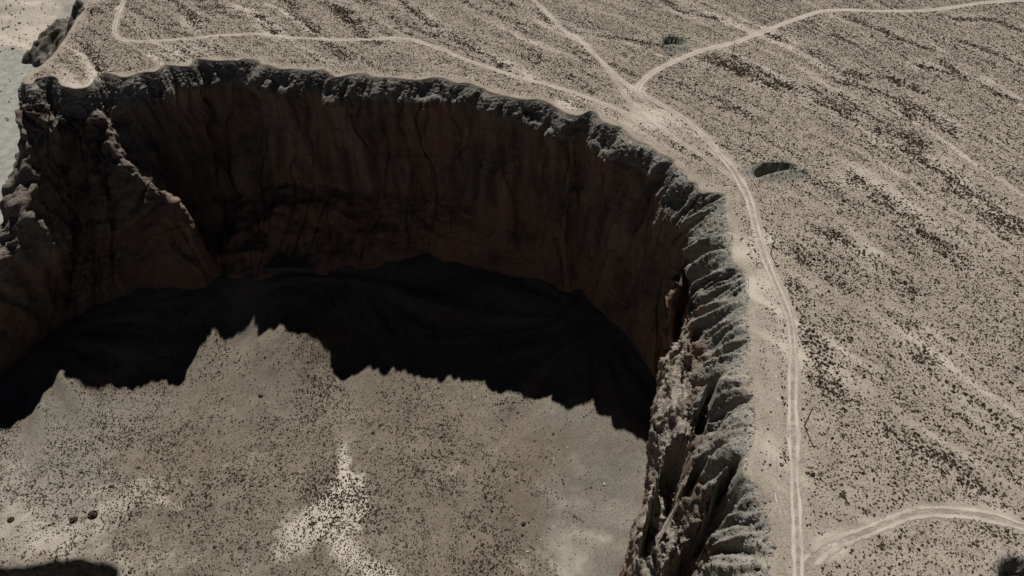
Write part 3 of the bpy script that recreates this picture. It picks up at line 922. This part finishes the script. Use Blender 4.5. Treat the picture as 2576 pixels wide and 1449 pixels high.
# dark stony hill at the back of the spur
hx = np.arange(-470.0, -270.0, 1.6); hy = np.arange(500.0, 760.0, 1.6)
HX, HY = np.meshgrid(hx, hy)
q0 = at_z(150, 62, -100)[:2]; q1 = at_z(196, 8, -70)[:2]
wx = 8 * noise2(HX / 22, HY / 22, 151); wy = 8 * noise2(HX / 22, HY / 22, 152)
def cone(q, rx, ry, h):
    return h * np.clip(1 - np.sqrt(((HX + wx - q[0]) / rx) ** 2 + ((HY + wy - q[1]) / ry) ** 2), 0, 1) ** 0.85
HZ = np.maximum(cone(q0, 38, 52, 30), cone(q1, 34, 60, 58))
mk = sstep(0.0, 4.0, HZ)
HZ = -124.5 + HZ + mk * (4.5 * (0.4 - np.abs(noise2(HX / 9, HY / 14, 153)) * 2) + 1.6 * noise2(HX / 4, HY / 4, 154))
mesh_obj('rocky_hill', np.stack([HX, HY, HZ], -1).reshape(-1, 3), grid_faces(len(hy), len(hx)), MF,
         attrs={'pale': 0 * HX.ravel(), 'grey': 0 * HX.ravel() + 0.4, 'valley': 0 * HX.ravel(), 'rock': (1.1 * sstep(0.5, 5, HZ + 123.5)).ravel()}, kind='structure')

# ------------------------------------------------------------------ dirt tracks
for k_, (line, hw) in TRKW.items():
    tn = np.gradient(gsmooth(line, 3), axis=0); tn /= np.linalg.norm(tn, axis=1)[:, None]
    nn = np.stack([-tn[:, 1], tn[:, 0]], 1)
    n = len(line)
    cs = np.linspace(-1.7, 1.7, 15)
    ww = hw * (1 + 0.45 * noise2(np.arange(n) / 16.0, np.zeros(n), 101 + hw))
    PX = line[:, None, 0] + nn[:, None, 0] * cs[None] * ww[:, None]
    PY = line[:, None, 1] + nn[:, None, 1] * cs[None] * ww[:, None]
    lift = {'rim_left': 0.055, 'diagonal': 0.060, 'upper_right': 0.065, 'main': 0.085, 'inner': 0.070, 'lower_right': 0.075, 'bypass': 0.080, 'fork': 0.090}[k_]
    PZt = plateau_z(PX.ravel(), PY.ravel()).reshape(PX.shape) + lift
    endf = np.clip(np.minimum(np.arange(n), n - 1 - np.arange(n)) / 8.0, 0, 1)[:, None]
    c2 = np.abs(cs)[None] + 0.12 * noise2(np.arange(n) / 9.0, np.zeros(n), 111)[:, None]
    rut = np.exp(-((c2 - 0.58) / 0.22) ** 2)
    body = {'rim_left': 0.52, 'diagonal': 0.60, 'upper_right': 0.85, 'main': 0.48, 'inner': 0.30, 'lower_right': 0.40, 'bypass': 0.12, 'fork': 0.25}[k_]
    solid = np.clip((1 - sstep(0.55, 1.6, np.abs(cs))[None]) * body + 0.45 * rut, 0, 1)
    mesh_obj('dirt_track', np.stack([PX, PY, PZt], -1).reshape(-1, 3), grid_faces(n, 15)[:, ::-1], MT,
             attrs={'solid': (solid * endf).ravel(), 'rut': np.broadcast_to(rut, PX.shape).ravel()}, kind='structure')


# ------------------------------------------------------------------ small things: prototypes
PROTO = bpy.data.collections.new('prototypes')          # never linked to the scene


def blob_mesh(name, mat, seed, flat, rough, sub=1, smooth=False):
    r = np.random.default_rng(seed)
    bm = bmesh.new()
    bmesh.ops.create_icosphere(bm, subdivisions=sub, radius=1.0)
    sq = np.array([r.uniform(0.8, 1.15), r.uniform(0.8, 1.15), flat * r.uniform(0.85, 1.15)])
    for v in bm.verts:
        k = 1 + rough * r.uniform(-1, 1)
        v.co = (v.co.x * sq[0] * k, v.co.y * sq[1] * k, max(v.co.z * sq[2] * k, -0.25))
        v.co.z += 0.12
    m = bpy.data.meshes.new(name)
    bm.to_mesh(m); bm.free()
    m.materials.append(mat)
    if smooth:
        m.polygons.foreach_set('use_smooth', np.ones(len(m.polygons), bool))
    return m


def bush_mesh(name, mat, seed, n=26, leaf=0.42, h=0.75):
    """a tussock of tilted leaf-clump faces filling a low dome"""
    r = np.random.default_rng(seed)
    vs_, fs_ = [], []
    for i in range(n):
        a = r.uniform(0, 2 * math.pi); rr = math.sqrt(r.uniform(0, 1)) * 0.8
        z = h * math.sqrt(max(0.0, 1 - rr * rr)) * r.uniform(0.25, 1.0)
        c = np.array([rr * math.cos(a), rr * math.sin(a), z])
        u = r.normal(size=3); u /= np.linalg.norm(u)
        w = np.cross(u, r.normal(size=3)); w /= np.linalg.norm(w)
        l1, l2 = leaf * r.uniform(0.6, 1.25), leaf * r.uniform(0.5, 1.0)
        b = len(vs_)
        vs_ += [c - u * l1, c + w * l2, c + u * l1, c - w * l2 + u * 0.15]
        fs_ += [(b, b + 1, b + 2), (b, b + 2, b + 3)]
    m = bpy.data.meshes.new(name)
    m.from_pydata([tuple(float(q) for q in v) for v in vs_], [], fs_)
    m.materials.append(mat)
    return m


SHRUBS = [bush_mesh('shrub', M_SHRUB if i % 3 else M_SHRUB2, 100 + i) for i in range(8)]
M_STRAW = mat_plain('dry_grass_tuft', (0.30, 0.25, 0.165), (0.20, 0.165, 0.11), 2.0, per_object=True)
SCRUB = SHRUBS + [bush_mesh('tuft', M_STRAW, 130 + i, 22, 0.36, 0.6) for i in range(2)]
STONES = [blob_mesh('stone', M_STONE, 200 + i, 0.7, 0.28) for i in range(5)]


def scatter(name, pts, scl, protos, label, cat_kind='stuff'):
    """one object: points that carry instances of the prototype meshes"""
    coll = bpy.data.collections.new(name + '_prototypes')
    for i, m in enumerate(protos):
        coll.objects.link(bpy.data.objects.new('%s_%02d' % (m.name.split('.')[0], i), m))
    n = len(pts)
    me = bpy.data.meshes.new(name)
    me.vertices.add(n); me.vertices.foreach_set('co', np.ascontiguousarray(pts, np.float32).ravel())
    a = me.attributes.new('size', 'FLOAT_VECTOR', 'POINT'); a.data.foreach_set('vector', np.ascontiguousarray(scl, np.float32).ravel())
    rot = np.zeros((n, 3), np.float32); rot[:, 2] = rng.uniform(0, 6.283, n); rot[:, :2] = rng.normal(0, 0.12, (n, 2))
    a = me.attributes.new('turn', 'FLOAT_VECTOR', 'POINT'); a.data.foreach_set('vector', rot.ravel())
    a = me.attributes.new('pick', 'INT', 'POINT'); a.data.foreach_set('value', rng.integers(0, len(protos), n).astype(np.int32))
    o = bpy.data.objects.new(name, me); COL.objects.link(o)
    o['kind'] = cat_kind; o['label'] = label[0]; o['category'] = label[1]
    g = bpy.data.node_groups.new(name + '_scatter', 'GeometryNodeTree')
    g.interface.new_socket('Geometry', in_out='INPUT', socket_type='NodeSocketGeometry')
    g.interface.new_socket('Geometry', in_out='OUTPUT', socket_type='NodeSocketGeometry')
    gi = g.nodes.new('NodeGroupInput'); go = g.nodes.new('NodeGroupOutput')
    ci = g.nodes.new('GeometryNodeCollectionInfo')
    ci.inputs['Collection'].default_value = coll
    ci.inputs['Separate Children'].default_value = True
    ci.inputs['Reset Children'].default_value = True
    ip = g.nodes.new('GeometryNodeInstanceOnPoints')
    ip.inputs['Pick Instance'].default_value = True

    def named(nm, dt):
        q = g.nodes.new('GeometryNodeInputNamedAttribute'); q.data_type = dt
        q.inputs['Name'].default_value = nm
        return q.outputs['Attribute']
    g.links.new(gi.outputs[0], ip.inputs['Points'])
    g.links.new(ci.outputs[0], ip.inputs['Instance'])
    g.links.new(named('pick', 'INT'), ip.inputs['Instance Index'])
    g.links.new(named('turn', 'FLOAT_VECTOR'), ip.inputs['Rotation'])
    g.links.new(named('size', 'FLOAT_VECTOR'), ip.inputs['Scale'])
    g.links.new(ip.outputs[0], go.inputs[0])
    md = o.modifiers.new('scatter', 'NODES'); md.node_group = g
    return o


def on_screen(p, margin=0.12):
    d = p - CP
    w = d @ FW
    u = FPX * d[:, 0] / w / 1288.0; v = FPX * (d @ UP) / w / 724.5
    return (w > 1) & (np.abs(u) < 1 + margin) & (np.abs(v) < 1 + margin), w


# ------------------------------------------------------------------ shrubs on the plateau
n = 1650000
x = rng.uniform(gx[0], gx[-1] - GS, n); y = rng.uniform(gy[0] + 20, gy[-1] - GS, n)
ins = look(INS, x, y); dr = look(DR, x, y); dt = look(DT, x, y); ws = look(WSH, x, y); sd = look(SIDE, x, y)
br = look(braid, x, y); gr = look(grey, x, y); rl = look(rill, x, y)
patch = fbm2(x / 14, y / 14, 3, 121)
grain = noise2(x / 3.0, y / 3.0, 124)
rate = 0.60 + 0.20 * patch + 0.25 * grain - 0.40 * np.clip(br, 0, 1) + 0.22 * np.clip(-br, 0, 1) - 0.15 * sd + 0.15 * ws + 0.40 * rl
rate *= sstep(-0.3, 1.2, dt) * (0.45 + 0.55 * sstep(1.5, 7, dr))
# the strip between the main track and the rim is trodden and barer
bare = sstep(26, 8, dr) * (x > 20) * (y < 300)
rate *= 1 - 0.3 * bare
c = at_z(1620, 290); rate *= 1 - 0.9 * np.exp(-(((x - c[0]) / 14) ** 2 + ((y - c[1]) / 16) ** 2))
c = at_z(2058, 1075); rate *= 1 - 0.8 * np.exp(-(((x - c[0]) / 4.5) ** 2 + ((y - c[1]) / 14) ** 2))
c = at_z(2080, 1380); rate *= 1 - 0.85 * np.exp(-(((x - c[0]) / 11) ** 2 + ((y - c[1]) / 9) ** 2))
rate *= 1 - 0.4 * np.clip(gr, 0, 1)
ok = (~ins) & (dr > 1.5) & (rng.uniform(0, 1, n) < rate)
x, y, ws, gr, rl = x[ok], y[ok], ws[ok], gr[ok], rl[ok]
z = plateau_z(x, y)
p_pl = np.stack([x, y, z], 1)
r_pl = 0.112 * np.exp(rng.normal(0, 0.45, len(x))) * (1 + 0.85 * ws + 0.72 * rl) + 0.04
r_pl = np.clip(r_pl, 0.08, 0.5)
vis, dep = on_screen(p_pl)
p_pl, r_pl, ws, dep = p_pl[vis], r_pl[vis], ws[vis], dep[vis]

# ------------------------------------------------------------------ shrubs on the canyon floor
n = 330000
x = rng.uniform(fx[0], 95, n); y = rng.uniform(fy[0], 330, n)
patch = fbm2(x / 12, y / 12, 3, 131); grain = noise2(x / 3, y / 3, 132)
zf = flook(FZ, x, y); fpal = flook(f_pale, x, y); fgr = flook(f_grey, x, y); rk = flook(rockm, x, y); vly = flook(valley, x, y)
dbs = np.full(len(x), 1e9)
for q in BASE[::40]:
    dbs = np.minimum(dbs, (x - q[0]) ** 2 + (y - q[1]) ** 2)
rate = 0.46 + 0.42 * patch + 0.35 * grain + 0.25 * np.clip(fpal, 0, 1) - 0.18 * sstep(-40, 60, x) - 0.35 * np.exp(-(((x + 215) / 50) ** 2 + ((y - 165) / 32) ** 2))
c = fpx(1000, 1430); rate += 0.3 * np.exp(-(((x - c[0]) / 35) ** 2 + ((y - c[1]) / 10) ** 2))
c = fpx(1520, 1330, -115); rate -= 0.35 * np.exp(-(((x - c[0]) / 30) ** 2 + ((y - c[1]) / 50) ** 2))
rate *= (1 - rk) * (1 - vly)
ok = (rng.uniform(0, 1, n) < rate)
x, y, zf, dbs = x[ok], y[ok], zf[ok], dbs[ok]
p_fl = np.stack([x, y, zf - 0.02], 1)
near_s_ = noise2(x / 25, y / 25, 135)
r_fl = np.clip((0.145 + 0.08 * near_s_) * np.exp(rng.normal(0, 0.40, len(x))) + 0.08, 0.10, 0.7)
vis, dep2 = on_screen(p_fl)
p_fl, r_fl, dep2 = p_fl[vis], r_fl[vis], dep2[vis]

# ------------------------------------------------------------------ scrub on the sand of the far valley
n = 9000
x = rng.uniform(-640, -250, n); y = rng.uniform(470, 860, n)
iv = np.clip(np.searchsorted(vy, y), 1, len(vy) - 1); jv = np.clip(np.searchsorted(vx, x), 1, len(vx) - 1)
ok = rng.uniform(0, 1, n) < 0.12 + 0.5 * sand[iv, jv] + 0.25 * fbm2(x / 25, y / 25, 2, 161)
ok &= (np.minimum(stream[iv, jv], 99) > 3) & (y > 560 + 0.25 * (x + 330))
x, y, iv, jv = x[ok], y[ok], iv[ok], jv[ok]
p_va = np.stack([x, y, VZ[iv, jv]], 1)
vis, _ = on_screen(p_va)
p_va = p_va[vis]
r_va = 0.45 * np.exp(rng.normal(0, 0.5, len(p_va)))

# the largest seen ones are things of their own
N_IND = 150


def individuals(p, r, dep, label_of):
    ons, _ = on_screen(p, -0.01)
    if p[0, 2] < -50:
        ons &= p[:, 1] < 235                        # the lit part of the floor
    cand = np.where(ons)[0]
    pick = cand[np.argsort(-(r[cand] / dep[cand]))[:N_IND]]
    for i in pick:
        j = int(rng.integers(0, len(SHRUBS)))
        o = bpy.data.objects.new('shrub', SHRUBS[j])
        COL.objects.link(o)
        o.location = p[i]
        o.rotation_euler = (0, 0, rng.uniform(0, 6.28))
        o.scale = (r[i] * 1.25, r[i] * 1.25, r[i] * rng.uniform(0.9, 1.3))
        where = label_of(i)
        o['label'] = '%s shrub %s' % ('dark brown' if j % 3 else 'olive brown', where)
        o['group'] = 'shrubs ' + where
        o['category'] = 'shrub'
    m = np.ones(len(p), bool); m[pick] = False
    return m


def lab_pl(i):
    x_, y_ = p_pl[i, 0], p_pl[i, 1]
    one = lambda ln: np.min((ln[:, 0] - x_) ** 2 + (ln[:, 1] - y_) ** 2) ** 0.5
    if one(TRKW['main'][0]) < 7:
        return 'on the verge of the main dirt track'
    if one(TRKW['lower_right'][0]) < 8:
        return 'beside the curved side track below the junction'
    if look(DR, np.array([x_]), np.array([y_]))[0] < 12:
        return 'between the cliff rim and the track'
    if ws[i] > 0.35:
        return 'growing in a shallow wash on the plateau'
    return 'on the open stony ground of the plateau'


def lab_fl(i):
    x_, y_ = np.array([p_fl[i, 0]]), np.array([p_fl[i, 1]])
    if flook(f_pale, x_, y_)[0] > 0.55:
        return 'on the pale sand wash of the canyon floor'
    if flook(dsc, x_, y_)[0] < 14:
        return 'above the dark river bank on canyon floor'
    if x_[0] > 5:
        return 'on bare gravel between canyon shadow and rock fins'
    return 'on the brown gravel of the canyon floor'


m1 = individuals(p_pl, r_pl, dep, lab_pl)
m2 = individuals(p_fl, r_fl, dep2, lab_fl)


def size3(r):
    return np.stack([r * 1.25 * rng.uniform(0.85, 1.2, len(r)), r * 1.25 * rng.uniform(0.85, 1.2, len(r)), r * rng.uniform(0.8, 1.3, len(r))], 1)


scatter('plateau_scrub', p_pl[m1], size3(r_pl[m1]), SCRUB, ('low dark scrub dotted all over the plateau', 'scrub'))
scatter('canyon_floor_scrub', p_fl[m2], size3(r_fl[m2]), SCRUB, ('fine dark scrub speckling the canyon floor', 'scrub'))

scatter('valley_scrub', p_va, size3(r_va), SHRUBS, ('dark scrub dotting the pale sand behind the spur', 'scrub'))

# ------------------------------------------------------------------ loose stones on the gravel bank and the scree
n = 46000
ti = np.where((tz > 1.08) & (tz < 2.15))[0]
si = rng.integers(0, NS - 1, n); tj = rng.choice(ti, n)
q = V[si, tj] + (V[si + 1, tj] - V[si, tj]) * rng.uniform(0, 1, (n, 1))
vis, _ = on_screen(q)
q = q[vis]
rs = np.clip(0.13 * np.exp(rng.normal(0, 0.5, len(q))), 0.06, 0.75)
nf = 14000
te = np.where((tz > 2.2) & (tz < 4.9))[0]; se = np.where((SM[:, 0] > 30) & (SM[:, 1] < 215) & (SM[:, 1] > 60))[0]
qs = rng.choice(se, nf); qt = rng.choice(te, nf)
q3 = V[qs, qt] + (V[np.minimum(qs + 1, NS - 1), qt] - V[qs, qt]) * rng.uniform(0, 1, (nf, 1))
vis, _ = on_screen(q3)
q3 = q3[vis]
rs3 = np.clip(0.11 * np.exp(rng.normal(0, 0.55, len(q3))), 0.06, 0.8)
n2 = 22000
x = rng.uniform(fx[0], 95, n2); y = rng.uniform(fy[0], 330, n2)
st_rate = sstep(-119, -106, flook(FS, x, y)) * (0.5 + 0.8 * fbm2(x / 15, y / 15, 2, 141)) + 0.5 * sstep(0, 60, x)
ok = rng.uniform(0, 1, n2) < st_rate
x, y = x[ok], y[ok]
q2 = np.stack([x, y, flook(FZ, x, y)], 1)
rs2 = np.clip(0.13 * np.exp(rng.normal(0, 0.5, len(q2))), 0.06, 0.6)
vis, _ = on_screen(q2)
q2, rs2 = q2[vis], rs2[vis]
scatter('bank_gravel', q, size3(rs), STONES, ('loose grey stones on the gullied gravel bank', 'gravel'))
M_TAN = mat_plain('tan_stone', (0.34, 0.285, 0.225), (0.17, 0.138, 0.108), 2.0, 0.4, per_object=True)
TANS = [blob_mesh('stone', M_TAN, 230 + i, 0.8, 0.3) for i in range(4)]
scatter('fin_rubble', q3, size3(rs3), TANS, ('tan rubble lying on the rock fins', 'rubble'))
scatter('talus_gravel', q2, size3(rs2), STONES, ('loose grey stones on the talus slope', 'gravel'))


def ground_floor(u, v):
    """where a sight line meets the canyon floor"""
    for zz in np.arange(-95, -135, -0.25):
        w = at_z(u, v, zz)
        if float(flook(FZ, np.array([w[0]]), np.array([w[1]]))[0]) >= zz:
            return w
    return at_z(u, v, -121)


# big bushes and boulders seen singly on the floor
def big_bush(name, u, v, rad, mat, seed, label, hgt=0.8):
    w = ground_floor(u, v)
    m = bush_mesh(name, mat, seed, 420, 0.16, hgt)
    o = bpy.data.objects.new(name, m); COL.objects.link(o)
    o.location = w; o.scale = (rad * 1.15, rad, rad * 0.8)
    o['label'] = label; o['category'] = 'bush'
    return o


big_bush('desert_bush', 235, 1295, 2.3, M_SHRUB, 301, 'largest round dark brown bush on the canyon floor')
big_bush('desert_bush', 186, 1308, 1.8, M_SHRUB, 302, 'dark bush just beside the largest round bush on canyon floor')
big_bush('desert_bush', 279, 1225, 1.1, M_SHRUB2, 303, 'dark bush beside a pale sand patch on the canyon floor')
big_bush('desert_bush', 28, 1308, 1.6, M_SHRUB2, 304, 'straggly upright olive bush on the pale gravel of canyon floor')


def boulder(u, v, rad, mat, seed, label, group=None, flat=0.75):
    w = ground_floor(u, v)
    m = blob_mesh('boulder', mat, seed, flat, 0.16, 2, False)
    o = bpy.data.objects.new('boulder', m); COL.objects.link(o)
    o.location = w; o.scale = (rad,) * 3
    o.rotation_euler = (0, 0, seed * 1.3)
    o['label'] = label; o['category'] = 'boulder'
    if group:
        o['group'] = group


boulder(657, 996, 1.25, M_DARKROCK, 401, 'lone black rounded boulder on the lit talus slope', flat=0.9)
boulder(540, 1376, 1.0, M_DARKROCK, 402, 'dark angular boulder casting black shadow on bare sand')
boulder(1317, 1317, 1.1, M_DARKROCK, 403, 'dark boulder at the end of a shallow rill on floor')
for i, (u, v) in enumerate([(240, 843), (560, 648), (1857, 1053), (1918, 1140), (2130, 990), (2200, 1100), (2370, 1220), (2508, 1285), (1273, 1412), (1300, 1060), (2460, 1430)]):
    boulder(u / 4 + 644, v / 4 + 724.5, 0.42 + 0.1 * (i % 3), M_BOULDER, 410 + i, 'small pale boulder on the sunlit talus below the wall', 'pale boulders on the talus')
for i, (u, v) in enumerate([(685, 142), (1060, 412), (1365, 945), (1755, 1110), (700, 555 - 420)]):
    boulder(u / 4, v / 4 + 1086.75, 0.40 + 0.08 * (i % 3), M_BOULDER, 430 + i, 'small pale boulder among scrub on the flat canyon floor', 'pale boulders on the flat floor')
for i, (u, v, r) in enumerate([(155, 1207, .75), (560, 160, .7), (930, 525, .7), (430, 530, .6), (420, 270, .5), (400, 350, .5), (285, 1085, .5), (2245, 885, .4)]):
    boulder(u / 4 + 1288, v / 4 + 1086.75, r, M_BOULDER, 440 + i, 'pale boulder on bare gravel near the foot of rock fins', 'pale boulders near the rock fins')

# ------------------------------------------------------------------ power line poles
def tube(bm, a, b, r0, r1, seg=10):
    a = np.array(a, float); b = np.array(b, float)
    d = b - a; d /= np.linalg.norm(d)
    s_ = np.cross(d, [0, 0, 1.0]) if abs(d[2]) < 0.9 else np.cross(d, [1.0, 0, 0])
    s_ /= np.linalg.norm(s_); t_ = np.cross(d, s_)
    ra, rb = [], []
    for i in range(seg):
        c_, q_ = math.cos(2 * math.pi * i / seg), math.sin(2 * math.pi * i / seg)
        ra.append(bm.verts.new(a + r0 * (c_ * s_ + q_ * t_))); rb.append(bm.verts.new(b + r1 * (c_ * s_ + q_ * t_)))
    for i in range(seg):
        bm.faces.new((ra[i], ra[(i + 1) % seg], rb[(i + 1) % seg], rb[i]))
    bm.faces.new(ra); bm.faces.new(rb)


def bm_obj(name, bm, mat, parent):
    bmesh.ops.recalc_face_normals(bm, faces=bm.faces)
    m = bpy.data.meshes.new(name); bm.to_mesh(m); bm.free()
    m.materials.append(mat)
    o = bpy.data.objects.new(name, m); COL.objects.link(o); o.parent = parent
    return o


def ground_pl(u, v):
    w = at_z(u, v)
    for _ in range(3):
        zz = float(plateau_z(np.array([w[0]]), np.array([w[1]]))[0])
        w = at_z(u, v, zz)
    return w


PH = 8.8
for (u, v, lab, tilt) in [(1840.8, 144.1, 'dark wooden utility pole just below the upper dirt road', 0.004),
                          (1882.2, 351.7, 'dark wooden utility pole standing in open scrub above the crescent pit', 0.006),
                          (1938.5, 638.4, 'dark wooden utility pole right beside the bend of the main track', -0.006),
                          (2023.5, 1071.8, 'dark wooden utility pole near the small steel frame by the track', 0.012)]:
    w = ground_pl(u, v)
    e = bpy.data.objects.new('utility_pole', None); COL.objects.link(e)
    e.location = w; e.rotation_euler = (0.0, tilt, 0.0)
    e['label'] = lab; e['category'] = 'utility pole'; e['group'] = 'poles of the power line'
    b = bmesh.new(); tube(b, (0, 0, -0.6), (0, 0, PH), 0.20, 0.13, 12); bm_obj('pole_shaft', b, M_WOOD, e)
    b = bmesh.new()
    bmesh.ops.create_cube(b, size=1.0)
    for q_ in b.verts:
        q_.co = (q_.co.x * 2.2, q_.co.y * 0.11 - 0.2, q_.co.z * 0.13 + PH - 0.75)
    arm = bm_obj('crossarm', b, M_WOOD, e)
    for dx in (-0.98, 0.98):
        b = bmesh.new(); tube(b, (dx, -0.2, PH - 0.68), (dx, -0.2, PH - 0.45), 0.07, 0.045, 8)
        bm_obj('insulator', b, M_INSUL, arm)
    b = bmesh.new(); tube(b, (0, 0, PH), (0, 0, PH + 0.24), 0.07, 0.045, 8); bm_obj('insulator', b, M_INSUL, e)
    for s_ in (-1, 1):
        b = bmesh.new(); tube(b, (s_ * 0.62, -0.2, PH - 0.78), (0, -0.16, PH - 1.4), 0.025, 0.025, 6); bm_obj('brace', b, M_STEEL, e)

wa = ground_pl(1969.3, 1146.4); wb = ground_pl(1973.6, 1153.4)
e = bpy.data.objects.new('steel_frame', None); COL.objects.link(e)
e.location = wa; e['label'] = 'low rusty steel frame of two posts and a top bar by the track'; e['category'] = 'frame'
dv = wb - wa
for k_, d_ in ((0, np.zeros(3)), (1, dv)):
    b = bmesh.new(); tube(b, d_ + np.array([0, 0, -0.3]), d_ + np.array([0, 0, 1.9]), 0.085, 0.085, 8); bm_obj('post', b, M_STEEL, e)
b = bmesh.new(); tube(b, (0, 0, 1.86), dv + np.array([0, 0, 1.86]), 0.09, 0.09, 8); bm_obj('top_bar', b, M_STEEL, e)
